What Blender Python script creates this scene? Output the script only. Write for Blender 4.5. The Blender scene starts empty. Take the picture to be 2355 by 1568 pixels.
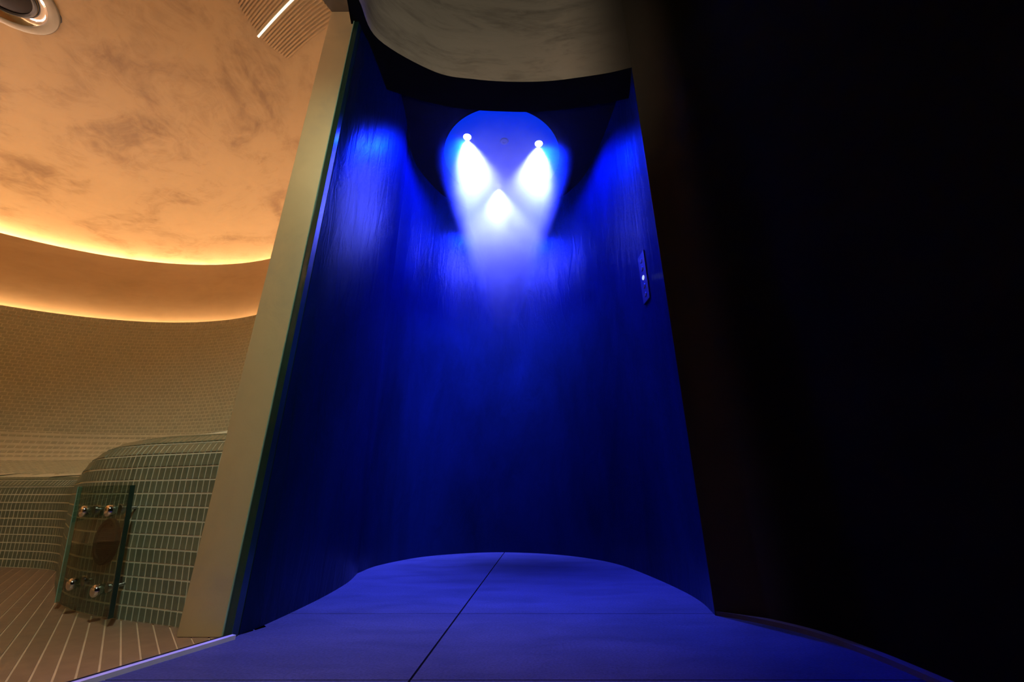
import bpy, bmesh, math, random
from math import sin, cos, pi, radians, hypot, atan2, sqrt
from mathutils import Vector, Matrix
random.seed(7)
S = bpy.context.scene
COL = S.collection

# ---------------------------------------------------------------- camera, world, exposure, lights
cam_d = bpy.data.cameras.new('camera'); cam = bpy.data.objects.new('camera', cam_d); COL.objects.link(cam)
S.camera = cam
cam_d.sensor_width = 36.0; cam_d.lens = 36.0 * 930.0 / 2355.0
cam_d.clip_start = 0.02
PITCH = math.atan(356.0 / 930.0)
cam.location = (0, 0, 0.35); cam.rotation_euler = (pi / 2 + PITCH, 0, 0)
w = bpy.data.worlds.new('world'); S.world = w; w.use_nodes = True
w.node_tree.nodes['Background'].inputs[0].default_value = (0.5, 0.6, 0.7, 1)
w.node_tree.nodes['Background'].inputs[1].default_value = 0.0006
S.view_settings.view_transform = 'Standard'; S.view_settings.look = 'None'
S.view_settings.exposure = 0.0; S.view_settings.gamma = 1.0; S.view_settings.use_curve_mapping = False
S.cycles.volume_bounces = 2
S.cycles.max_bounces = 10; S.cycles.diffuse_bounces = 6; S.cycles.transparent_max_bounces = 16
S.cycles.sample_clamp_indirect = 6.0
S.cycles.volume_step_rate = 0.6

FLOOD = 700.0          # blue flood of the three shower lights (W)
BEAM = 1500.0          # narrow beams of the same lights (W)
FLOOD_COL = (0.0003, 0.012, 1.0)
BEAM_COL = (0.12, 0.145, 1.0)
COVE_TOP = 140.0       # emission strength of the upper cove strip
COVE_LOW = 27.0
COVE_COL = (1.0, 0.70, 0.56)
LOBBY = 11.0

def spot(name, loc, target, energy, colour, angle, blend, radius):
    l = bpy.data.lights.new(name, 'SPOT'); l.energy = energy; l.color = colour
    l.spot_size = radians(angle); l.spot_blend = blend; l.shadow_soft_size = radius
    o = bpy.data.objects.new(name, l); COL.objects.link(o); o.location = loc
    o.rotation_euler = (Vector(target) - Vector(loc)).to_track_quat('-Z', 'Y').to_euler()
    return o
# recessed lamp in the lobby ceiling behind the viewer
spot('lobby_lamp', (-0.1, -0.6, 2.9), (-1.5, 1.6, 0.2), LOBBY * 15, (0.90, 1.0, 0.76), 56, 0.85, 0.06)
spot('front_floor_fill', (-0.25, 0.50, 3.35), (-0.35, 0.68, 0.0), LOBBY * 17, (1.0, 0.56, 0.60), 36, 1.0, 0.05)  # added unseen spot that brightens the front floor
# added unseen spot, aimed up to brighten the plaster over the shower opening
spot('header_fill', (-0.1, -0.5, 0.05), (-0.28, 1.5, 2.55), LOBBY * 12, (1.0, 0.88, 0.68), 46, 0.8, 0.05)

# ---------------------------------------------------------------- material helpers
def mat(name):
    m = bpy.data.materials.new(name); m.use_nodes = True
    return m, m.node_tree.nodes, m.node_tree.links, m.node_tree.nodes['Principled BSDF']
def N(nodes, t, **k):
    n = nodes.new(t)
    for a, b in k.items(): setattr(n, a, b)
    return n
def mapping(nodes, links, scale, rot=(0, 0, 0)):
    tc = N(nodes, 'ShaderNodeTexCoord'); mp = N(nodes, 'ShaderNodeMapping')
    mp.inputs['Scale'].default_value = scale; mp.inputs['Rotation'].default_value = rot
    links.new(tc.outputs['Object'], mp.inputs['Vector']); return mp
def noise(nodes, links, mp, scale, detail=6, rough=.55, dist=0.0):
    n = N(nodes, 'ShaderNodeTexNoise'); n.inputs['Scale'].default_value = scale
    n.inputs['Detail'].default_value = detail; n.inputs['Roughness'].default_value = rough
    n.inputs['Distortion'].default_value = dist
    links.new(mp.outputs['Vector'], n.inputs['Vector']); return n
def ramp(nodes, links, src, stops):
    r = N(nodes, 'ShaderNodeValToRGB'); e = r.color_ramp.elements
    while len(e) < len(stops): e.new(0.5)
    for i, (p, c) in enumerate(stops): e[i].position = p; e[i].color = (*c, 1)
    links.new(src, r.inputs['Fac']); return r
def bump(nodes, links, h, bsdf, strength, dist):
    b = N(nodes, 'ShaderNodeBump'); b.inputs['Strength'].default_value = strength
    b.inputs['Distance'].default_value = dist
    links.new(h, b.inputs['Height']); links.new(b.outputs['Normal'], bsdf.inputs['Normal']); return b
def plain(name, col, rough=.5, metal=0.0, vary=0.12, vs=12, coat=0.0):
    m, n, l, b = mat(name)
    mp = mapping(n, l, (1, 1, 1)); t = noise(n, l, mp, vs, 5)
    lo = tuple(c * (1 - vary) for c in col); hi = tuple(min(1, c * (1 + vary)) for c in col)
    r = ramp(n, l, t.outputs['Fac'], [(.3, lo), (.7, hi)])
    l.new(r.outputs['Color'], b.inputs['Base Color'])
    b.inputs['Roughness'].default_value = rough; b.inputs['Metallic'].default_value = metal
    b.inputs['Coat Weight'].default_value = coat
    return m
def plaster(name, base, dark, rough, scale=1.0, rot=(0, 0, .6), stretch=(1, 1, 3.2), bstr=.12):
    m, n, l, b = mat(name)
    mp = mapping(n, l, tuple(scale * s for s in stretch), rot)
    a = noise(n, l, mp, 1.6, 9, .62, .7); c = noise(n, l, mp, 5.5, 8, .65, 1.4)
    mul = N(n, 'ShaderNodeMath', operation='MULTIPLY_ADD'); mul.inputs[1].default_value = .45
    l.new(c.outputs['Fac'], mul.inputs[0]); l.new(a.outputs['Fac'], mul.inputs[2])
    mid = tuple((x * .55 + y * .45) for x, y in zip(base, dark))
    r = ramp(n, l, mul.outputs[0], [(.50, dark), (.63, mid), (.74, base), (.95, tuple(min(1, x * 1.08) for x in base))])
    l.new(r.outputs['Color'], b.inputs['Base Color'])
    b.inputs['Roughness'].default_value = rough
    bump(n, l, c.outputs['Fac'], b, bstr, .01)
    return m

M = {}
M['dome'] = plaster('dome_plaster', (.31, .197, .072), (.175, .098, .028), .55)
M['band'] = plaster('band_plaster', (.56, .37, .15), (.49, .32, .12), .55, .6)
M['post'] = plaster('post_plaster', (.56, .43, .24), (.45, .36, .23), .5, 1.3, (0, 0, 0), (1, 1, .8))
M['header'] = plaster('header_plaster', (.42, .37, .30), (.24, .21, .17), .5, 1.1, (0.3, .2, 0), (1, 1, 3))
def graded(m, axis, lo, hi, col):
    # fading light painted into the lobby plaster: taupe to near-black charcoal around the bend
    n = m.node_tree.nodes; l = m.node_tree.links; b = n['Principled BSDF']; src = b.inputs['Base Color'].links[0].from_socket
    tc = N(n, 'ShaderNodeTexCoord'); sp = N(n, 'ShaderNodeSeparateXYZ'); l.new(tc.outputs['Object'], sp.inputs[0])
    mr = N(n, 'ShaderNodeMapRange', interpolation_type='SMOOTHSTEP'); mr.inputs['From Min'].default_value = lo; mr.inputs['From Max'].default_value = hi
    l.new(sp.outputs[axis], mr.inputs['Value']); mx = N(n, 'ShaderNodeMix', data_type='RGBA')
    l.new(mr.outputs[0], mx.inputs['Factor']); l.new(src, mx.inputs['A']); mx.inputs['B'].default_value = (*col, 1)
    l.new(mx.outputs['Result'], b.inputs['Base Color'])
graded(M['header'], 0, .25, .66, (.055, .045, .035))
M['beam'] = plain('beam_brown', (.10, .07, .05), .5)
def wet():
    m, n, l, b = mat('dark_wet_plaster')
    mp = mapping(n, l, (1, 1, .35)); a = noise(n, l, mp, 2.2, 7, .6, .6)
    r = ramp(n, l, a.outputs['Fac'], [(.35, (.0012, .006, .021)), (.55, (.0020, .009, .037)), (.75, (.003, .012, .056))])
    l.new(r.outputs['Color'], b.inputs['Base Color'])
    b.inputs['Roughness'].default_value = .30; b.inputs['Specular IOR Level'].default_value = .12
    mp2 = mapping(n, l, (1, 1, .22)); c = noise(n, l, mp2, 15, 4, .6, .8)
    bump(n, l, c.outputs['Fac'], b, .35, .012)
    return m
M['wet'] = wet()
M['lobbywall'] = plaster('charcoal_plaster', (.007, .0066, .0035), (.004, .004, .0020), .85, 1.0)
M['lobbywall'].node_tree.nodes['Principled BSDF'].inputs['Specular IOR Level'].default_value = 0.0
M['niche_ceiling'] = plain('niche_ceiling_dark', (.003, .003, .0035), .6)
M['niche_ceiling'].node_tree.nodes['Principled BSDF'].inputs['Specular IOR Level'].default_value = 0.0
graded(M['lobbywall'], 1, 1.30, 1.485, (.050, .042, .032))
def floor_mat():
    m, n, l, b = mat('floor_stone')
    mp = mapping(n, l, (1, 1, 1)); a = noise(n, l, mp, 160, 3, .6); c = noise(n, l, mapping(n, l, (1, 3, 1)), 3.2, 7, .6, .5)
    r = ramp(n, l, c.outputs['Fac'], [(.3, (.030, .034, .060)), (.7, (.052, .056, .100))])
    r2 = ramp(n, l, a.outputs['Fac'], [(.35, (.72, .72, .72)), (.65, (1.15, 1.15, 1.15))])
    mx = N(n, 'ShaderNodeMix', data_type='RGBA', blend_type='MULTIPLY'); mx.inputs['Factor'].default_value = 1
    l.new(r.outputs['Color'], mx.inputs['A']); l.new(r2.outputs['Color'], mx.inputs['B'])
    l.new(mx.outputs['Result'], b.inputs['Base Color']); b.inputs['Roughness'].default_value = .62
    b.inputs['Specular IOR Level'].default_value = .25
    bump(n, l, a.outputs['Fac'], b, .5, .002)
    return m
M['floor'] = floor_mat()
M['joint'] = plain('dark_joint', (.02, .02, .02), .8)
M['basetrim'] = plain('brown_base_trim', (.09, .075, .065), .6)
M['grout'] = plain('pale_grout', (.66, .68, .55), .8, vary=.08, vs=30)
def tile_mat(name, a, b2):
    m, n, l, b = mat(name)
    oi = N(n, 'ShaderNodeObjectInfo'); mp = mapping(n, l, (1, 1, 1)); t = noise(n, l, mp, 26, 2)
    ad = N(n, 'ShaderNodeMath', operation='MULTIPLY_ADD'); ad.inputs[1].default_value = .35
    l.new(oi.outputs['Random'], ad.inputs[0]); l.new(t.outputs['Fac'], ad.inputs[2])
    r = ramp(n, l, ad.outputs[0], [(.4, a), (.95, b2)])
    l.new(r.outputs['Color'], b.inputs['Base Color']); b.inputs['Roughness'].default_value = .38
    return m
M['tile'] = tile_mat('mosaic_tile', (.135, .165, .11), (.19, .225, .155))
M['walltile'] = tile_mat('wall_mosaic_tile', (.42, .45, .34), (.53, .56, .43))
M['strip'] = tile_mat('floor_strip_tile', (.25, .16, .105), (.33, .215, .14))
M['chrome'] = plain('chrome', (.75, .75, .74), .12, 1.0, .03)
M['darkmetal'] = plain('dark_outlet_metal', (.075, .06, .045), .45, .4)
M['blackglass'] = plain('black_gloss', (.012, .008, .006), .25, vary=.2)
M['blackglass'].node_tree.nodes['Principled BSDF'].inputs['Specular IOR Level'].default_value = .12
M['rubber'] = plain('black_seal', (.006, .006, .006), .4)
M['flange'] = plain('brushed_flange', (.20, .18, .13), .35, .5)
M['greenedge'] = plain('dark_green_glass_edge', (.012, .035, .026), .15, vary=.3, vs=3)
M['greenline'] = plain('pale_green_arris', (.22, .36, .28), .2)
M['channel'] = plain('brushed_channel', (.62, .62, .66), .4, .3)
def glass(name, tint, refl=.9):
    m = bpy.data.materials.new(name); m.use_nodes = True; n = m.node_tree.nodes; l = m.node_tree.links
    n.clear(); out = N(n, 'ShaderNodeOutputMaterial'); tr = N(n, 'ShaderNodeBsdfTransparent'); tr.inputs[0].default_value = (*tint, 1)
    g = N(n, 'ShaderNodeBsdfGlossy'); g.inputs['Roughness'].default_value = .01; g.inputs[0].default_value = (refl, refl, refl, 1)
    f = N(n, 'ShaderNodeFresnel'); f.inputs[0].default_value = 1.35; mx = N(n, 'ShaderNodeMixShader')
    geo = N(n, 'ShaderNodeNewGeometry'); fm = N(n, 'ShaderNodeMath', operation='MULTIPLY_ADD'); fm.inputs[1].default_value = -1.0; l.new(geo.outputs['Backfacing'], fm.inputs[0]); fm.inputs[2].default_value = 1.0
    fk = N(n, 'ShaderNodeMath', operation='MULTIPLY'); l.new(f.outputs[0], fk.inputs[0]); l.new(fm.outputs[0], fk.inputs[1])
    l.new(fk.outputs[0], mx.inputs[0]); l.new(tr.outputs[0], mx.inputs[1]); l.new(g.outputs[0], mx.inputs[2])
    l.new(mx.outputs[0], out.inputs[0]); return m
M['pane'] = glass('clear_pane', (.985, .99, .985), .5)
M['guardglass'] = glass('green_clear_glass', (.74, .80, .74), .7)
def emit(name, col, s):
    m = bpy.data.materials.new(name); m.use_nodes = True; n = m.node_tree.nodes; l = m.node_tree.links
    n.clear(); out = N(n, 'ShaderNodeOutputMaterial'); e = N(n, 'ShaderNodeEmission')
    e.inputs[0].default_value = (*col, 1); e.inputs[1].default_value = s; l.new(e.outputs[0], out.inputs[0]); return m
M['cove_top'] = emit('cove_strip_light', COVE_COL, COVE_TOP)
M['cove_low'] = emit('lower_strip_light', COVE_COL, COVE_LOW)
M['bar'] = emit('glow_bar', (1, .80, .62), 1.6)
M['led'] = emit('shower_led', (.9, .95, 1.0), 6)
M['disc'] = emit('backlit_disc', (.001, .028, .80), 1.0)
M['button'] = emit('lit_button', (.45, .55, 1.0), 1.3)

# ---------------------------------------------------------------- mesh helpers
def link(name, me, m, parent=None):
    o = bpy.data.objects.new(name, me); COL.objects.link(o)
    if m is not None and not me.materials: me.materials.append(m)
    if parent: o.parent = parent
    return o
def from_bm(name, bm, m, parent=None, smooth=False, angle=40):
    bmesh.ops.recalc_face_normals(bm, faces=bm.faces)
    me = bpy.data.meshes.new(name); bm.to_mesh(me); bm.free()
    if smooth:
        me.shade_smooth()
        try: me.set_sharp_from_angle(angle=radians(angle))
        except Exception: pass
    return link(name, me, m, parent)
def struct(o): o['kind'] = 'structure'; return o
def tag(o, label, cat, group=None):
    o['label'] = label; o['category'] = cat
    if group: o['group'] = group
    return o
def catmull(pts, k=8):
    P = [Vector(p) for p in pts]; out = []
    for i in range(len(P) - 1):
        p0 = P[i - 1] if i else P[0] * 2 - P[1]; p1 = P[i]; p2 = P[i + 1]
        p3 = P[i + 2] if i + 2 < len(P) else P[-1] * 2 - P[-2]
        for j in range(k):
            t = j / k
            out.append(.5 * ((2 * p1) + (p2 - p0) * t + (2 * p0 - 5 * p1 + 4 * p2 - p3) * t * t + (3 * p1 - p0 - 3 * p2 + p3) * t ** 3))
    out.append(P[-1].copy()); return out
def offset(poly, d):
    out = []
    for i, p in enumerate(poly):
        a = poly[max(0, i - 1)]; b = poly[min(len(poly) - 1, i + 1)]
        t = (b - a).normalized(); out.append(p + Vector((-t.y, t.x)) * d)
    return out
def ribbon(bm, front, back, z0, z1):
    """solid between two plan curves of equal length, from z0 to z1"""
    n = len(front); V = []
    for a, b in zip(front, back):
        V.append([bm.verts.new((a.x, a.y, z0)), bm.verts.new((b.x, b.y, z0)), bm.verts.new((b.x, b.y, z1)), bm.verts.new((a.x, a.y, z1))])
    for i in range(n - 1):
        for k in range(4):
            bm.faces.new((V[i][k], V[i][(k + 1) % 4], V[i + 1][(k + 1) % 4], V[i + 1][k]))
    bm.faces.new(V[0]); bm.faces.new(V[-1][::-1])
def prism(bm, poly, z0, z1):
    lo = [bm.verts.new((p[0], p[1], z0)) for p in poly]; hi = [bm.verts.new((p[0], p[1], z1)) for p in poly]
    n = len(poly)
    for i in range(n): bm.faces.new((lo[i], lo[(i + 1) % n], hi[(i + 1) % n], hi[i]))
    bm.faces.new(lo[::-1]); bm.faces.new(hi)
def lathe(bm, prof, seg=48, M4=None, close=True, a0=0.0, a1=2 * pi):
    full = abs(a1 - a0 - 2 * pi) < 1e-6; cnt = seg if full else seg + 1; rows = []
    for i in range(cnt):
        a = a0 + (a1 - a0) * i / seg
        rows.append([bm.verts.new((r * cos(a), r * sin(a), z)) for r, z in prof])
    for i in range(seg):
        A = rows[i]; B = rows[(i + 1) % cnt]
        for j in range(len(prof) - (0 if close else 1)):
            k = (j + 1) % len(prof)
            bm.faces.new((A[j], B[j], B[k], A[k]))
    if not full and close: bm.faces.new(rows[0]); bm.faces.new(rows[-1][::-1])
    bmesh.ops.remove_doubles(bm, verts=bm.verts, dist=1e-5)
    if M4 is not None: bmesh.ops.transform(bm, matrix=M4, verts=bm.verts)
def frame(normal, up=(0, 0, 1), loc=(0, 0, 0)):
    z = Vector(normal).normalized(); x = Vector(up).cross(z)
    if x.length < 1e-4: x = Vector((1, 0, 0))
    x.normalize(); y = z.cross(x)
    m = Matrix((x, y, z)).transposed().to_4x4(); m.translation = Vector(loc); return m
def bevel(bm, off, seg=2):
    bmesh.ops.bevel(bm, geom=list(bm.edges), offset=off, segments=seg, affect='EDGES', profile=.5)
def boxbm(sx, sy, sz, bev=0, M4=None):
    bm = bmesh.new(); bmesh.ops.create_cube(bm, size=1.0); bmesh.ops.scale(bm, vec=(sx, sy, sz), verts=bm.verts)
    if bev: bevel(bm, bev)
    if M4 is not None: bmesh.ops.transform(bm, matrix=M4, verts=bm.verts)
    return bm
V2 = lambda x, y: Vector((x, y))

# ================================================================ SETTING
ZO = 2.48      # underside of the header over the shower opening
ZC = 2.72      # shower ceiling
ZT = 3.40      # lobby ceiling
RC = (-2.62, 1.10)   # steam room centre
R_M, Z_M = 1.80, 1.615
R_B, Z_B = 1.90, 2.20
GL0 = V2(-.735, 1.265); GLd = V2(-.397, -.918).normalized(); GLn = V2(-GLd.y * -1, GLd.x * -1)
GLn = V2(GLd.y, -GLd.x)            # points into the steam room (left)
if GLn.x > 0: GLn = -GLn

# ---- shower recess walls
left_in = catmull([(-.735, 1.30), (-.716, 1.412), (-.700, 1.722), (-.710, 2.0), (-.748, 2.231)])
o = bmesh.new(); ribbon(o, left_in, offset(left_in, .03), 0, ZC + .02)
struct(from_bm('wall_left', o, M['wet'], smooth=True))
back_in = catmull([(-.748, 2.231), (-.72, 2.466), (-.574, 2.762), (-.38, 2.92), (-.137, 3.005), (.11, 2.975), (.335, 2.858), (.50, 2.67), (.591, 2.466), (.645, 2.15), (.672, 1.85), (.668, 1.66), (.637, 1.491)])
o = bmesh.new(); ribbon(o, back_in, offset(back_in, .05), 0, ZC + .02)
struct(from_bm('wall_back', o, M['wet'], smooth=True))
outline = left_in + back_in[1:]
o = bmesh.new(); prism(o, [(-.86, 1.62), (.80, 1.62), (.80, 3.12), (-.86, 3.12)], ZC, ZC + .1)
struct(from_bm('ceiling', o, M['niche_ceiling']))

# ---- lobby wall right of the opening, and its curved continuation over the opening
lob = catmull([(.637, 1.491), (.697, 1.462), (.753, 1.415), (.823, 1.300), (.856, 1.150), (.862, .95), (.86, .6), (.84, .1), (.80, -.5), (.75, -1.2)])
lobb = [Vector((p.x + .12 + .0 * i, p.y + .03)) for i, p in enumerate(lob)]
lobb[0] = V2(.72, 1.60)
for i in range(1, 8): lobb[i] = lobb[0].lerp(lobb[8], i / 8)
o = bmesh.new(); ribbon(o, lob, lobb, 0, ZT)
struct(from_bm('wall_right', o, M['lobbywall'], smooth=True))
hf = catmull([(-.745, 1.10), (-.705, 1.177), (-.668, 1.348), (-.415, 1.514), (-.2, 1.556), (.006, 1.570), (.2, 1.566), (.362, 1.546), (.52, 1.520), (.637, 1.4905)])
hb = catmull([(-.80, 1.40), (-.77, 1.50), (-.73, 1.60), (-.45, 1.705), (-.25, 1.742), (-.05, 1.755), (.149, 1.757), (.36, 1.735), (.55, 1.70), (.70, 1.66)])
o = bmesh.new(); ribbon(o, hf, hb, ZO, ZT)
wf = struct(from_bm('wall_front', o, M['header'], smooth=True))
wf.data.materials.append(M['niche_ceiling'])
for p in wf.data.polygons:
    if p.normal.z < -.9 or p.normal.y > .3: p.material_index = 1  # shade under and behind the header put in as a near-black material
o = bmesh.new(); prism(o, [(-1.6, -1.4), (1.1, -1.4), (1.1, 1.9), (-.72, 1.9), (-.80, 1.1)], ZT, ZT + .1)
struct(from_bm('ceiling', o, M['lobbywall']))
tb = catmull([(.640, 1.4885), (.697, 1.460), (.753, 1.413), (.822, 1.298), (.855, 1.149), (.861, .95), (.859, .6), (.839, .1), (.80, -.5)])
tw = [0.0015 + .022 * min(1, i / 14) for i in range(len(tb))]
ti = []
for i, p in enumerate(tb):
    a = tb[max(0, i - 1)]; b = tb[min(len(tb) - 1, i + 1)]; t = (b - a).normalized(); ti.append(p + V2(t.y, -t.x) * tw[i] if (V2(t.y, -t.x).x < 0) else p + V2(-t.y, t.x) * tw[i])
o = bmesh.new(); ribbon(o, ti, tb, 0.0, .012)
struct(from_bm('baseboard_right', o, M['basetrim']))

# ---- masonry between shower and steam room, and the plastered post at its end
o = bmesh.new(); prism(o, [(-.762, 1.46), (-.885, 1.46), (-.93, 1.70), (-1.03, 2.05), (-1.15, 2.22), (-1.30, 3.1), (-.9, 3.2), (-.785, 2.6), (-.785, 2.28), (-.762, 2.2)], 0, ZT)
struct(from_bm('wall_middle', o, M['post']))
o = boxbm(.128, .20, 2.575, .004); bmesh.ops.translate(o, vec=(-.825, 1.378, 2.575 / 2), verts=o.verts)
struct(from_bm('pillar', o, M['post'], smooth=True))
# beam over the glazed opening
p0 = V2(-.747, 1.268); p1 = p0 + GLd * 2.4
q0 = V2(-.886, 1.285); q1 = p1 + GLn * .15
o = bmesh.new(); prism(o, [p0, p1, q1, q0 + GLd * .02, q0, V2(-.89, 1.46), V2(-.75, 1.46)], 2.575, ZT)
struct(from_bm('trim_1', o, M['beam']))

# ---- floors
def clip_bm(poly, planes, z0, z1):
    bm = bmesh.new(); prism(bm, poly, z0, z1)
    for co, no in planes:
        r = bmesh.ops.bisect_plane(bm, geom=bm.verts[:] + bm.edges[:] + bm.faces[:], plane_co=co, plane_no=no, clear_outer=True)
        ed = [e for e in bm.edges if e.is_boundary]
        if ed: bmesh.ops.holes_fill(bm, edges=ed)
    return bm
region = [GL0 + GLd * 2.6, V2(GL0.x, GL0.y)] + left_in + back_in[1:] + lob[1:]
region = [V2(p.x, p.y) for p in region]
o = bmesh.new(); prism(o, region, -.06, -.006)
fl = struct(from_bm('floor', o, M['joint']))
jx0, jx1 = V2(-.208, 1.006), V2(-.133, 1.954)
jd = (jx1 - jx0).normalized(); jn = V2(jd.y, -jd.x)
rows = [-1.6, -.45, .53, 1.015, 1.512, 3.2]
for side in (1, -1):
    for a, b in zip(rows[:-1], rows[1:]):
        g = .0016
        gx = .0028
        pc = V2(jx0.x, jx0.y) + jn * gx * side
        pl = [((pc.x, pc.y, 0), (-jn.x * side, -jn.y * side, 0)), ((0, a + g, 0), (0, -1, 0)), ((0, b - g, 0), (0, 1, 0))]
        bm = clip_bm(region, pl, -.03, 0)
        if len(bm.faces) < 4: bm.free(); continue
        from_bm('slab', bm, M['floor'], fl)

# glazing of the steam room opening: threshold channel and pane
ch = tag(bpy.data.objects.new('glass_screen', None), 'tall clear frameless glass screen closing the warm steam room', 'glass screen'); COL.objects.link(ch)
c0 = GL0 + GLn * .006; L = 2.0
def along(s, off): return GL0 + GLd * s + GLn * off
o = bmesh.new(); prism(o, [along(0.0, .004), along(L, .004), along(L, .012), along(0.0, .012)], .010, 2.575)
pn = from_bm('pane', o, M['pane'], ch)
o = bmesh.new(); prism(o, [along(-.004, -.012), along(L, -.012), along(L, .003), along(-.004, .003)], -.004, .010)
from_bm('threshold_channel', o, M['channel'], ch)
o = bmesh.new(); prism(o, [along(0, .003), along(L, .003), along(L, .013), along(0, .013)], -.004, .010)
from_bm('seal', o, M['rubber'], ch)

# side fin of dark green glass along the post
fin = bmesh.new(); prism(fin, [(-.7600, 1.268), (-.7365, 1.268), (-.7365, 1.300), (-.7600, 1.300)], 0, 2.60)
fo = from_bm('glass_fin', fin, M['greenedge'])
tag(fo, 'narrow dark green glass edge running up beside the beige post', 'glass panel')
o = bmesh.new(); prism(o, [(-.7605, 1.264), (-.7575, 1.264), (-.7575, 1.2679), (-.7605, 1.2679)], 0, 2.575)
from_bm('arris', o, M['greenline'], fo)

# steam room floor: long strip tiles on a grout bed
sub = bmesh.new()
ring = [V2(RC[0] + 1.95 * cos(a), RC[1] + 1.95 * sin(a)) for a in [radians(24 + i * 6) for i in range(47)]]
prism(sub, [(p.x, p.y) for p in [along(0, .013), along(1.95, .013)]] + [(p.x, p.y) for p in ring[::-1]], -.06, -.002)
fl2 = struct(from_bm('floor', sub, plain('brown_floor_grout', (.62, .46, .31), .8)))
sd = V2(-.669, .743).normalized(); sn = V2(sd.y, -sd.x) * -1      # sn: towards left/near
def isect(off):     # start on the glass line of a line at perpendicular offset `off`
    # p = GLstart + s*GLd ; (p - GL0).sn = off
    s = off / GLd.dot(sn); return along(s, .014), s
pitch = .0345
for k in range(-3, 34):
    a = k * pitch + .002; b = (k + 1) * pitch - .002
    pa, sa = isect(a); pb, sb = isect(b)
    if sb < -.12 or sa > 1.9: continue
    def endlen(p):
        q = p - V2(*RC); bb = q.dot(sd); cc = q.dot(q) - 1.78 ** 2; dsc = bb * bb - cc
        return -bb + sqrt(max(dsc, 0))
    ea, eb = endlen(pa), endlen(pb)
    bm = bmesh.new(); prism(bm, [pa, pb, pb + sd * eb, pa + sd * ea], -.004, .0)
    from_bm('floor_tile', bm, M['strip'], fl2)

# steam room round wall (grout bed), plaster band, dome
PI0, PI1 = radians(24), radians(296)
C4 = Matrix.Translation((RC[0], RC[1], 0))
o = bmesh.new(); lathe(o, [(R_M, .0), (R_M + .04, .0), (R_M + .04, Z_M), (R_M, Z_M)], 140, C4, True, PI0, PI1)
wl = struct(from_bm('wall_left', o, M['grout'], smooth=True))
def cut_glass(bm, off=.16):
    q = GL0 + GLn * off
    bmesh.ops.bisect_plane(bm, geom=bm.verts[:] + bm.edges[:] + bm.faces[:], plane_co=(q.x, q.y, 0), plane_no=(-GLn.x, -GLn.y, 0), clear_outer=True)
o = bmesh.new(); lathe(o, [(R_B, Z_M - .10), (R_B + .03, Z_M - .10), (R_B + .03, Z_B - .006), (R_B + .022, Z_B), (R_B + .006, Z_B), (R_B, Z_B - .006)], 140, C4, True, PI0, PI1)
struct(from_bm('trim_2', o, M['band'], smooth=True))
prof = []
RD, HD, ZD = 2.02, .98, 2.16
for i in range(29):
    a = i / 28 * pi / 2; prof.append((RD * cos(a) ** .7 if a < pi / 2 - 1e-6 else 0.0, ZD + HD * sin(a)))
prof = [(RD, ZD - .05)] + prof
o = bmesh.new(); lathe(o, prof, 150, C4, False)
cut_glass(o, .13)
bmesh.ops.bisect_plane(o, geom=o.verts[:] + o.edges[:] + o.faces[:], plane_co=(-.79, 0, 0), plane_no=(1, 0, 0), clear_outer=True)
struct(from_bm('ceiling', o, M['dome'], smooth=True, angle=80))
# ledge plates closing the light troughs
o = bmesh.new(); lathe(o, [(R_B + .03, ZD - .06), (RD + .03, ZD - .06), (RD + .03, ZD - .05), (R_B + .03, ZD - .05)], 140, C4, True, PI0, PI1)
struct(from_bm('trim_3', o, M['band']))
o = bmesh.new(); lathe(o, [(R_M, Z_M - .07), (R_B + .03, Z_M - .07), (R_B + .03, Z_M - .06), (R_M, Z_M - .06)], 140, C4, True, PI0, PI1)
struct(from_bm('trim_4', o, M['band']))
def strip(name, r, z, wdt, m, label):
    bm = bmesh.new(); lathe(bm, [(r, z), (r + wdt, z), (r + wdt, z + .006), (r, z + .006)], 120, C4, True, PI0 + .05, PI1 - .05)
    return tag(from_bm(name, bm, m), label, 'light strip')
strip('cove_light_strip', R_B + .070, Z_B + .002, .02, M['cove_top'], 'upper glowing strip of light hidden on top of the plaster band')
strip('wall_light_strip', R_M + .045, Z_M - .025, .02, M['cove_low'], 'lower glowing strip of light hidden behind the mosaic wall top')

# ================================================================ MOSAIC WALL TILES
def tile_mesh(name, a, b, h, m):
    bm = bmesh.new(); x, y = a / 2, b / 2; e = min(a, b) * .06
    lo = [bm.verts.new(p) for p in ((-x, -y, -.001), (x, -y, -.001), (x, y, -.001), (-x, y, -.001))]
    hi = [bm.verts.new(p) for p in ((-x + e, -y + e, h), (x - e, -y + e, h), (x - e, y - e, h), (-x + e, y - e, h))]
    for i in range(4): bm.faces.new((lo[i], lo[(i + 1) % 4], hi[(i + 1) % 4], hi[i]))
    bm.faces.new(hi)
    me = bpy.data.meshes.new(name); bm.to_mesh(me); bm.free(); me.materials.append(m); return me
CAMP = Vector((0, 0, .35))
def pix(p):
    q = p - CAMP; zc = q.y * cos(PITCH) + q.z * sin(PITCH); v = -q.y * sin(PITCH) + q.z * cos(PITCH)
    return (1177.5 + 930 * q.x / zc, 784 - 930 * v / zc, zc) if zc > .05 else (-9e9, 0, 1)
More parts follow.
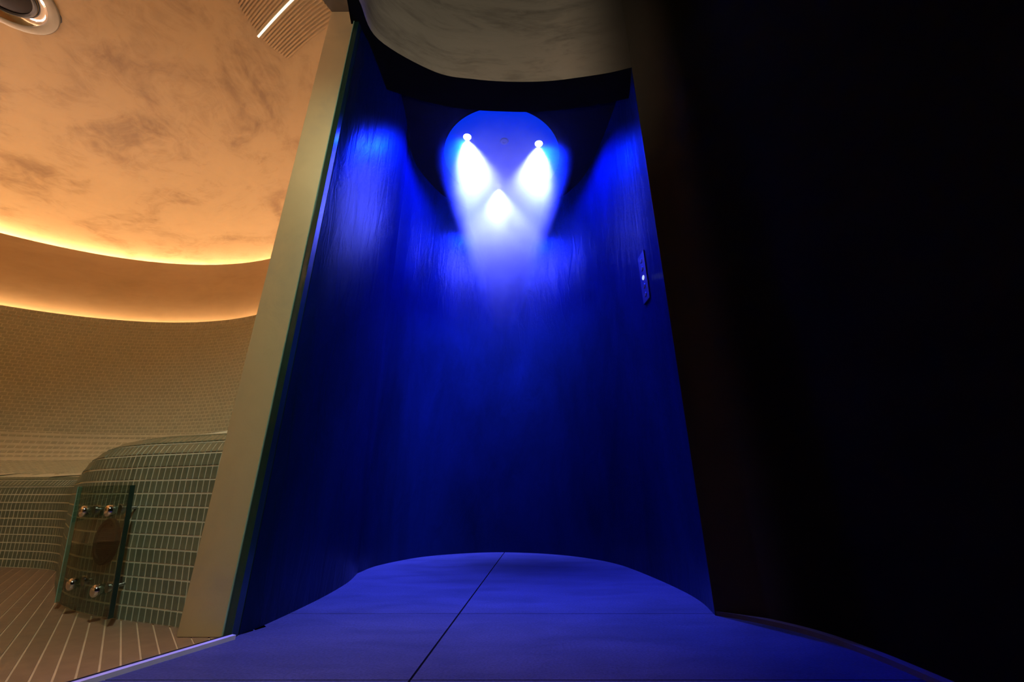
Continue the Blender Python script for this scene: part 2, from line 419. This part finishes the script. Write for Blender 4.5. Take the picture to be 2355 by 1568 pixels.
def lay(parent, mesh, mats, singles, jitter=.0004):
    """singles nearest tiles as parts, the others joined in one stuff part"""
    def key(mt):
        x, y, zc = pix(mt.translation); n = mt.to_3x3() @ Vector((0, 0, 1)); vv = (CAMP - mt.translation)
        f = n.dot(vv.normalized()) / vv.length_squared
        ok = -15 < x < 640 and 0 < y < 1568 and f > 0
        return -f if ok else 1 + vv.length
    mats.sort(key=key)
    for mt in mats[:singles]:
        o = bpy.data.objects.new('tile', mesh); COL.objects.link(o); o.parent = parent; o.matrix_local = mt
    vs, fs = [], []
    bv = [v.co.copy() for v in mesh.vertices]; bf = [tuple(p.vertices) for p in mesh.polygons]
    for mt in mats[singles:]:
        k = len(vs); vs += [tuple(mt @ v) for v in bv]; fs += [tuple(k + i for i in f) for f in bf]
    me = bpy.data.meshes.new('tile_field'); me.from_pydata(vs, [], fs); me.materials.append(mesh.materials[0])
    o = link('tile_field', me, None, parent); o['kind'] = 'stuff'
# bench front curve (plan), from far left round the nose to the post
bf_pts = [(-4.28, .9), (-4.16, 1.5), (-3.85, 2.0), (-3.45, 2.32), (-3.1, 2.445), (-2.691, 2.41), (-2.45, 2.365), (-2.27, 2.285), (-2.11, 2.14), (-1.97, 2.0), (-1.831, 1.87), (-1.618, 1.676), (-1.461, 1.564), (-1.323, 1.496), (-1.231, 1.457), (-1.088, 1.412), (-.955, 1.366), (-.86, 1.33)]
bf = catmull(bf_pts, 16)
bfl = [0.0]
for a, b in zip(bf[:-1], bf[1:]): bfl.append(bfl[-1] + (b - a).length)
def bf_at(s):
    s = max(0, min(bfl[-1] - 1e-6, s))
    lo, hi = 0, len(bfl) - 1
    while hi - lo > 1:
        m = (lo + hi) // 2
        if bfl[m] <= s: lo = m
        else: hi = m
    t = (s - bfl[lo]) / (bfl[hi] - bfl[lo]); p = bf[lo].lerp(bf[hi], t)
    i = max(2, min(len(bf) - 3, lo)); tg = (bf[i + 2] - bf[i - 2]).normalized(); tg2 = (bf[min(i + 3, len(bf) - 1)] - bf[max(0, i - 1)]).normalized()
    tg = tg.lerp(tg2, t).normalized()
    return p, tg, Vector((tg.y, -tg.x))      # outward normal: towards the room
def hs(x):   # height of the seat's front edge, higher towards the post
    t = max(0, min(1, (x + 2.35) / 1.1)); t = t * t * (3 - 2 * t); return .455 + .095 * t
def prof_pts(h):
    out = [(0.0, 0.0), (.010, .08), (.028, .20), (.044, h - .15), (.046, h - .10)]
    cx, cz, r = -.044, h - .09, .09
    for i in range(1, 9):
        a = i / 8 * radians(78); out.append((cx + r * cos(a), cz + r * sin(a)))
    return out
def front_surface(s, v):
    """point and frame on the bench front: s along the plan curve, v metres up the profile"""
    p, tg, n = bf_at(s); P = prof_pts(hs(p.x)); acc = 0
    for a, b in zip(P[:-1], P[1:]):
        L_ = hypot(b[0] - a[0], b[1] - a[1])
        if acc + L_ >= v or b is P[-1]:
            t = min(1, (v - acc) / L_); q = (a[0] + (b[0] - a[0]) * t, a[1] + (b[1] - a[1]) * t)
            up = Vector((n.x * (b[0] - a[0]), n.y * (b[0] - a[0]), b[1] - a[1])).normalized()
            break
        acc += L_
    pos = Vector((p.x + n.x * q[0], p.y + n.y * q[0], q[1])); T = Vector((tg.x, tg.y, 0))
    nn = T.cross(up).normalized()
    if nn.dot(Vector((n.x, n.y, .2))) < 0: nn = -nn
    m = Matrix((T, nn.cross(T), nn)).transposed().to_4x4(); m.translation = pos
    return m
def prof_len(x):
    P = prof_pts(hs(x)); return sum(hypot(b[0] - a[0], b[1] - a[1]) for a, b in zip(P[:-1], P[1:]))
# seat height field between the front edge and the wall
bfc = bf[::4]
def seat(x, y):
    r = hypot(x - RC[0], y - RC[1]); t = R_M - r
    best = 9; bx = x
    P = V2(x, y)
    for a, b in zip(bfc[:-1], bfc[1:]):
        d = b - a; u = max(0, min(1, (P - a).dot(d) / d.length_squared)); q = a + d * u; dd = (P - q).length
        if dd < best: best = dd; bx = q.x; sd_ = d.x * (P.y - a.y) - d.y * (P.x - a.x)
    inside = sd_ > 0       # behind the front curve
    hf_ = hs(bx) - .004; f = best / (best + max(t, 0) + 1e-6)
    z = hf_ + (.62 - hf_) * f
    R = .14
    if t < R:              # cove up into the wall
        z += R - sqrt(max(0, R * R - (R - t) ** 2))
    return z, inside, best
# grout bed of the seat
ARC0, ARC1 = radians(26), radians(178)
TT = [0, .003, .01, .022, .04, .065, .095, .14, .2, .28, .38, .5, .65, .8, .95, 1.1, 1.3]
bed = bmesh.new(); grid = []
na = 170
for i in range(na + 1):
    a = ARC0 + (ARC1 - ARC0) * i / na; row = []
    for t in TT:
        r = R_M - t; x, y = RC[0] + r * cos(a), RC[1] + r * sin(a); z, ins, bd = seat(x, y)
        row.append((Vector((x, y, z)), ins or bd < .0))
    grid.append(row)
vm = {}
def gv(i, j):
    if (i, j) not in vm: vm[i, j] = bed.verts.new(grid[i][j][0])
    return vm[i, j]
for i in range(na):
    for j in range(len(TT) - 1):
        if all(grid[a][b][1] for a, b in ((i, j), (i + 1, j), (i + 1, j + 1), (i, j + 1))):
            bed.faces.new((gv(i, j), gv(i + 1, j), gv(i + 1, j + 1), gv(i, j + 1)))
# front profile strip + a skirt reaching back under the seat bed
ns = 260; rowsF = []
for i in range(ns + 1):
    s = bfl[-1] * i / ns; p, tg, n = bf_at(s); P = prof_pts(hs(p.x)); r_ = []
    for q in P: r_.append(bed.verts.new((p.x + n.x * q[0], p.y + n.y * q[0], q[1])))
    for bk in (.06, .10):
        x, y = p.x - n.x * bk, p.y - n.y * bk; z = seat(x, y)[0] - .002
        r_.append(bed.verts.new((x, y, z)))
    rowsF.append(r_)
for A, B in zip(rowsF[:-1], rowsF[1:]):
    for j in range(len(A) - 1): bed.faces.new((A[j], B[j], B[j + 1], A[j + 1]))
bench = from_bm('tiled_bench', bed, M['grout'], smooth=True, angle=60)
tag(bench, 'curved built-in bench covered in small grey-green mosaic tiles below the warm wall', 'bench')
PU, PV = .0268, .0400
tm = tile_mesh('bench_tile', PU - .0032, PV - .0036, .0012, M['tile'])
mats = []
s = bfl[-1] - .012
while s > bfl[4]:
    p = bf_at(s)[0]; pl_ = prof_len(p.x); nr = math.ceil(pl_ / PV - .35)
    for j in range(nr):
        mats.append(front_surface(s, PV * (j + .5)))
    s -= PU
lay(bench, tm, mats, 300)
# wall + cove + seat tiles (running bond)
WU, WV = .0385, .0250
wm = tile_mesh('wall_tile', WU - .0040, WV - .0034, .0010, M['walltile'])
mats = []; nrow = 0; z = Z_M - WV / 2 - .002
while z > .60:
    da = WU / R_M; off = (nrow % 2) * .5
    k = 0
    while True:
        a = radians(27) + (k + off) * da; k += 1
        if a > radians(178): break
        nrm = Vector((-cos(a), -sin(a), 0)); T = Vector((-sin(a), cos(a), 0))
        m = Matrix((T, Vector((0, 0, 1)) if nrm.dot(T.cross(Vector((0, 0, 1)))) > 0 else Vector((0, 0, -1)), nrm)).transposed().to_4x4()
        m.translation = Vector((RC[0] + R_M * cos(a), RC[1] + R_M * sin(a), z)); mats.append(m)
    z -= WV; nrow += 1
lay(wl, wm, [m for m in mats if m.translation.z > .74], 300)
# seat and cove tiles: one field on the bench
low = []
t = .012; ts = [.004, .016, .034, .058, .086]; t = .115
while t < 1.1: ts.append(t); t += WV
for r_i, t in enumerate(ts):
    r = R_M - t; a = radians(30)
    while a < radians(170):
        aa = a + (r_i % 2) * .5 * WU / r
        x, y = RC[0] + r * cos(aa), RC[1] + r * sin(aa); zz, ins, bd = seat(x, y)
        if ins and bd > .055:
            e = .004
            tz = seat(x - cos(aa) * e, y - sin(aa) * e)[0]; to = seat(x + cos(aa) * e, y + sin(aa) * e)[0] if t > e else zz + .05
            inw = Vector((cos(aa) * 2 * e, sin(aa) * 2 * e, to - tz)).normalized(); T = Vector((-sin(aa), cos(aa), 0))
            nn = T.cross(inw); nn = nn if nn.z > 0 else -nn
            m = Matrix((T, nn.cross(T), nn)).transposed().to_4x4(); m.translation = Vector((x, y, zz)); low.append(m)
        a += WU / r
lay(bench, wm, low, 0)

# ================================================================ GLASS STEAM GUARD on the bench front
gb_r, gb_l = Vector((-1.150, 1.366, .022)), Vector((-1.505, 1.557, .022))
gt_r = Vector((-1.178, 1.330, .381)); gt_l = gb_l + (gt_r - gb_r)
ux = (gb_r - gb_l).normalized(); uy = (gt_r - gb_r); Hh = uy.length; uy = (uy - ux * uy.dot(ux)).normalized(); uz = ux.cross(uy)
if uz.y > 0: uz = -uz
W_ = (gb_r - gb_l).length
GM = Matrix((ux, uy, uz)).transposed().to_4x4(); GM.translation = (gb_r + gb_l) / 2
guard = bpy.data.objects.new('steam_guard', None); COL.objects.link(guard); guard.matrix_world = GM
tag(guard, 'square clear glass guard on four chrome standoffs in front of the tiled bench', 'glass guard')
bm = boxbm(W_ - .012, Hh, .010); bmesh.ops.translate(bm, vec=(0, Hh / 2, 0), verts=bm.verts)
from_bm('glass_sheet', bm, M['guardglass'], guard)
for sx, m_ in ((1, M['greenedge']), (-1, M['greenline'])):
    bm = boxbm(.006 if sx > 0 else .004, Hh, .012, .001); bmesh.ops.translate(bm, vec=(sx * (W_ / 2 - .002), Hh / 2, 0), verts=bm.verts)
    e = from_bm('polished_edge', bm, m_, guard); e['label'] = 'dark green polished edge' if sx > 0 else 'pale green polished edge'
def standoff(x, y, depth):
    prof = [(0, .030), (.010, .0295), (.015, .027), (.0172, .023), (.0172, .011), (.014, .0065), (0, .006)]
    bm = bmesh.new(); lathe(bm, prof, 24, None, False); bmesh.ops.translate(bm, vec=(x, y, 0), verts=bm.verts)
    k = from_bm('standoff_knob', bm, M['chrome'], guard, smooth=True)
    bm = bmesh.new(); lathe(bm, [(0, -.005), (.014, -.005), (.014, -.011), (.0055, -.013), (.0055, -depth + .006), (.016, -depth + .006), (.016, -depth - .02), (0, -depth - .02)], 20, None, False)
    bmesh.ops.translate(bm, vec=(x, y, 0), verts=bm.verts)
    from_bm('standoff_rod', bm, M['chrome'], k, smooth=True)

STAND = [(-.065, .285, .06), (.125, .290, .075), (-.050, .072, .05), (.130, .070, .065)]
for x, y, dp in STAND: standoff(x, y, dp)

# round steam outlet plate on the bench behind the guard
def near_s(x, y):
    return min(range(400), key=lambda i: (bf_at(bfl[-1] * i / 400)[0] - V2(x, y)).length) * bfl[-1] / 400
so = near_s(-1.305, 1.487)
om = front_surface(so, .215)
bm = bmesh.new(); lathe(bm, [(0, .006), (.052, .006), (.056, .010), (.066, .010), (.069, .007), (.069, -.02), (0, -.02)], 40, None, False)
outl = from_bm('steam_outlet', bm, M['darkmetal'], smooth=True); outl.matrix_world = om
tag(outl, 'round dark metal steam outlet plate on tiled bench behind the glass guard', 'steam outlet')
for k in range(-4, 5):
    wv = 2 * sqrt(.051 ** 2 - (k * .012) ** 2)
    bm = boxbm(wv, .004, .003); bmesh.ops.translate(bm, vec=(0, k * .012, .0070), verts=bm.verts)
    from_bm('grille_bar', bm, M['darkmetal'], outl)

# ================================================================ DOME FITTINGS
def dome_frame(x, y):
    r = hypot(x - RC[0], y - RC[1]); a = (r / RD) ** (1 / .7); a = math.acos(min(1, a)); z = ZD + HD * sin(a)
    a2 = a - .01
    dr = RD * cos(a2) ** .7 - RD * cos(a) ** .7; dz = HD * (sin(a2) - sin(a))
    e = Vector((x - RC[0], y - RC[1], 0)).normalized(); tg = Vector((e.x * dr, e.y * dr, dz)).normalized()
    n = tg.cross(Vector((0, 0, 1)).cross(e)); n = n if n.z < 0 else -n
    m = frame(n, (0, 0, 1)); m.translation = Vector((x, y, z)); return m
pm = dome_frame(-3.0, 1.47)
port = bpy.data.objects.new('porthole_lamp', None); COL.objects.link(port); port.matrix_world = pm
tag(port, 'round chrome-rimmed porthole with a black lens set in the warm dome', 'porthole')
RP = .25
bm = bmesh.new(); lathe(bm, [(RP, -.02), (RP, .012), (RP - .004, .017), (RP - .045, .020), (RP - .05, .018), (RP - .05, -.02)], 64, None, True)
from_bm('flange_ring', bm, M['flange'], port, smooth=True)
bm = bmesh.new(); lathe(bm, [(RP - .05, .018), (RP - .058, .026), (RP - .075, .020), (RP - .098, -.002), (RP - .098, -.02), (RP - .05, -.02)], 64, None, True)
from_bm('chrome_reflector', bm, M['chrome'], port, smooth=True)
bm = bmesh.new(); lathe(bm, [(RP - .097, -.01), (RP - .097, .012), (RP - .106, .016), (RP - .116, .012), (RP - .116, -.01)], 64, None, True)
from_bm('seal_ring', bm, M['rubber'], port, smooth=True)
bm = bmesh.new(); lathe(bm, [(0, .012), (.05, .011), (RP - .116, .006), (RP - .116, -.01), (0, -.01)], 64, None, False)
from_bm('lens', bm, M['blackglass'], port, smooth=True)
bm = bmesh.new(); lathe(bm, [(RP, -.02), (RP + .006, -.02), (RP + .006, .004), (RP, .004)], 64, None, True)
from_bm('outer_gasket', bm, M['rubber'], port, smooth=True)  # thin black rubber ring around the flange

# raised ribs with one glowing bar, high in the dome by the post
A = Vector((-1.5796, 1.6757, 3.027)); B = Vector((-1.3686, 1.5279, 2.9824))
panel = bpy.data.objects.new('ribbed_area', None); COL.objects.link(panel); panel.location = A
tag(panel, 'fine raised ribs with a thin glowing bar high in the dome', 'ceiling panel')
dirb = V2(B.x - A.x, B.y - A.y).normalized(); perp = V2(-dirb.y, dirb.x)
if perp.x > 0: perp = -perp
def on_dome(p, lift):
    f = dome_frame(p.x, p.y); return f.translation + (f.to_3x3() @ Vector((0, 0, 1))) * lift
def dome_bar(p, d, length, width, lift, thick, n=10):
    bm = bmesh.new(); rows_ = []; q = V2(-d.y, d.x)
    for i in range(n + 1):
        c = p + d * length * i / n; rows_.append([bm.verts.new(on_dome(c + q * s_ * width / 2, lf) - A) for s_, lf in ((-1, lift), (1, lift), (1, lift - thick), (-1, lift - thick))])
    for R0, R1 in zip(rows_[:-1], rows_[1:]):
        for j in range(4): bm.faces.new((R0[j], R1[j], R1[(j + 1) % 4], R0[(j + 1) % 4]))
    bm.faces.new(rows_[0]); bm.faces.new(rows_[-1][::-1]); return bm
A2 = V2(A.x, A.y)
from_bm('glow_bar', dome_bar(A2, dirb, .62, .011, .010, .012), M['bar'], panel)
for k in range(-11, 26):
    if k == 0: continue
    st = A2 + perp * k * .0145 + dirb * (.012 + .0016 * k * k * .25 + (.01 if k > 0 else .0))
    from_bm('rib', dome_bar(st, dirb, .62, .0075, .005, .008, 8), M['dome'], panel)

# ================================================================ SHOWER FITTINGS
disc = bpy.data.objects.new('shower_light_disc', None); COL.objects.link(disc); disc.location = (-.075, 2.352, ZC)
tag(disc, 'round backlit blue rain shower disc with three bright lamps in the dark ceiling', 'shower head')
bm = bmesh.new(); lathe(bm, [(0, -.012), (.424, -.012), (.430, -.009), (.430, .0), (0, .0)], 96, None, False)
from_bm('disc_plate', bm, M['disc'], disc, smooth=True)
leds = [(-.315, 2.145), (.192, 2.203), (-.109, 2.628)]
for x, y in leds:
    bm = bmesh.new(); lathe(bm, [(0, -.026), (.014, -.024), (.024, -.018), (.028, -.012), (.028, -.008), (0, -.008)], 24, None, False)
    bmesh.ops.translate(bm, vec=(x + .075, y - 2.352, 0), verts=bm.verts)
    from_bm('lamp_lens', bm, M['led'], disc, smooth=True)
    back = y > 2.5
    tgt = (x, 3.0, 1.0) if back else ((-1.0, 2.40, 1.6) if x < 0 else (.92, 2.45, 1.6))
    spot('shower_downlight', (x, y, ZC - .03), (x * .6, 2.42, 0), FLOOD * 1.0, FLOOD_COL, 46, .9, .025)
    spot('shower_flood', (x, y, ZC - .03), tgt, FLOOD * (2.4 if back else 1.0), FLOOD_COL, 112, .75, .025)
    spot('shower_beam', (x, y, ZC - .03), (-.02 + (x + .02) * .25, 2.35 + (y - 2.35) * .3, 1.2), BEAM * (5.0 if back else .75), BEAM_COL, 64, 1.0, .025)
bm = bmesh.new(); lathe(bm, [(0, -.016), (.010, -.016), (.012, -.020), (.026, -.020), (.030, -.012), (0, -.012)], 28, None, False)
bmesh.ops.translate(bm, vec=(-.055 + .075, 2.18 - 2.352, 0), verts=bm.verts)
from_bm('spray_nozzle', bm, M['rubber'], disc, smooth=True)

# fine water mist hanging under the disc
bm = bmesh.new(); prof = [(0, -.014), (.50, -.014), (.56, -.12), (.52, -.35), (.44, -.60), (.34, -.85), (.22, -1.15), (.12, -1.35), (0, -1.42)]
lathe(bm, prof, 48, None, False)
mist = from_bm('shower_mist', bm, None); mist.location = (-.055, 2.375, ZC)
mist['kind'] = 'stuff'; tag(mist, 'white cloud of fine water mist hanging below the blue shower disc', 'mist')
mm = bpy.data.materials.new('water_mist'); mm.use_nodes = True; n = mm.node_tree.nodes; l = mm.node_tree.links; n.clear()
out = N(n, 'ShaderNodeOutputMaterial'); vs = N(n, 'ShaderNodeVolumeScatter'); vs.inputs['Color'].default_value = (.98, .98, .98, 1); vs.inputs['Anisotropy'].default_value = .15
tc = N(n, 'ShaderNodeTexCoord'); sp = N(n, 'ShaderNodeSeparateXYZ'); l.new(tc.outputs['Object'], sp.inputs[0])
def MT(op, a, b=None, c=None, clamp=False):
    k = N(n, 'ShaderNodeMath', operation=op); k.use_clamp = clamp
    for i, v in enumerate((a, b, c)):
        if v is None: continue
        if isinstance(v, (int, float)): k.inputs[i].default_value = v
        else: l.new(v, k.inputs[i])
    return k.outputs[0]
rr = MT('SQRT', MT('ADD', MT('MULTIPLY', sp.outputs[0], sp.outputs[0]), MT('MULTIPLY', sp.outputs[1], sp.outputs[1])))
RR = MT('MULTIPLY_ADD', sp.outputs[2], .34, .56)          # allowed radius shrinks downwards
fr = MT('SUBTRACT', 1.0, MT('DIVIDE', rr, MT('MAXIMUM', RR, .02)), clamp=True)
hz = MT('MULTIPLY', MT('MULTIPLY_ADD', sp.outputs[2], 1.0 / .5, 1.38 / .5, clamp=True), MT('MULTIPLY_ADD', sp.outputs[2], -2.1, .18, clamp=True))
nz = N(n, 'ShaderNodeTexNoise'); nz.inputs['Scale'].default_value = 9; nz.inputs['Detail'].default_value = 3; l.new(tc.outputs['Object'], nz.inputs['Vector'])
den = MT('MULTIPLY', MT('MULTIPLY', MT('SMOOTH_MIN', MT('MULTIPLY', MT('MULTIPLY', fr, fr), 6.0), 1.0, .2), hz), MT('MULTIPLY_ADD', nz.outputs['Fac'], 1.6, .2))
l.new(MT('MULTIPLY', den, 7.5), vs.inputs['Density']); l.new(vs.outputs[0], out.inputs['Volume'])
mist.data.materials.append(mm)

# control plate on the right-hand shower wall
cp = bpy.data.objects.new('control_plate', None); COL.objects.link(cp)
cm = frame((-1, -.04, 0), (0, 0, 1)); cm.translation = Vector((.670, 1.80, 1.385)); cp.matrix_world = cm
tag(cp, 'narrow vertical control plate with one lit button on the right shower wall', 'control panel')
from_bm('plate', boxbm(.085, .27, .008, .002), plain('plate_metal', (.14, .14, .16), .3, .3), cp)
for k, y in enumerate((.095, .048, -.002, -.05, -.098)):
    bm = bmesh.new(); lathe(bm, [(0, .0075), (.011, .007), (.013, .005), (.013, .003), (0, .003)], 20, None, False)
    bmesh.ops.translate(bm, vec=(0, y, 0), verts=bm.verts)
    e = from_bm('button', bm, M['button'] if k == 2 else M['flange'], cp, smooth=True)
    if k == 2: e['label'] = 'glowing white button'
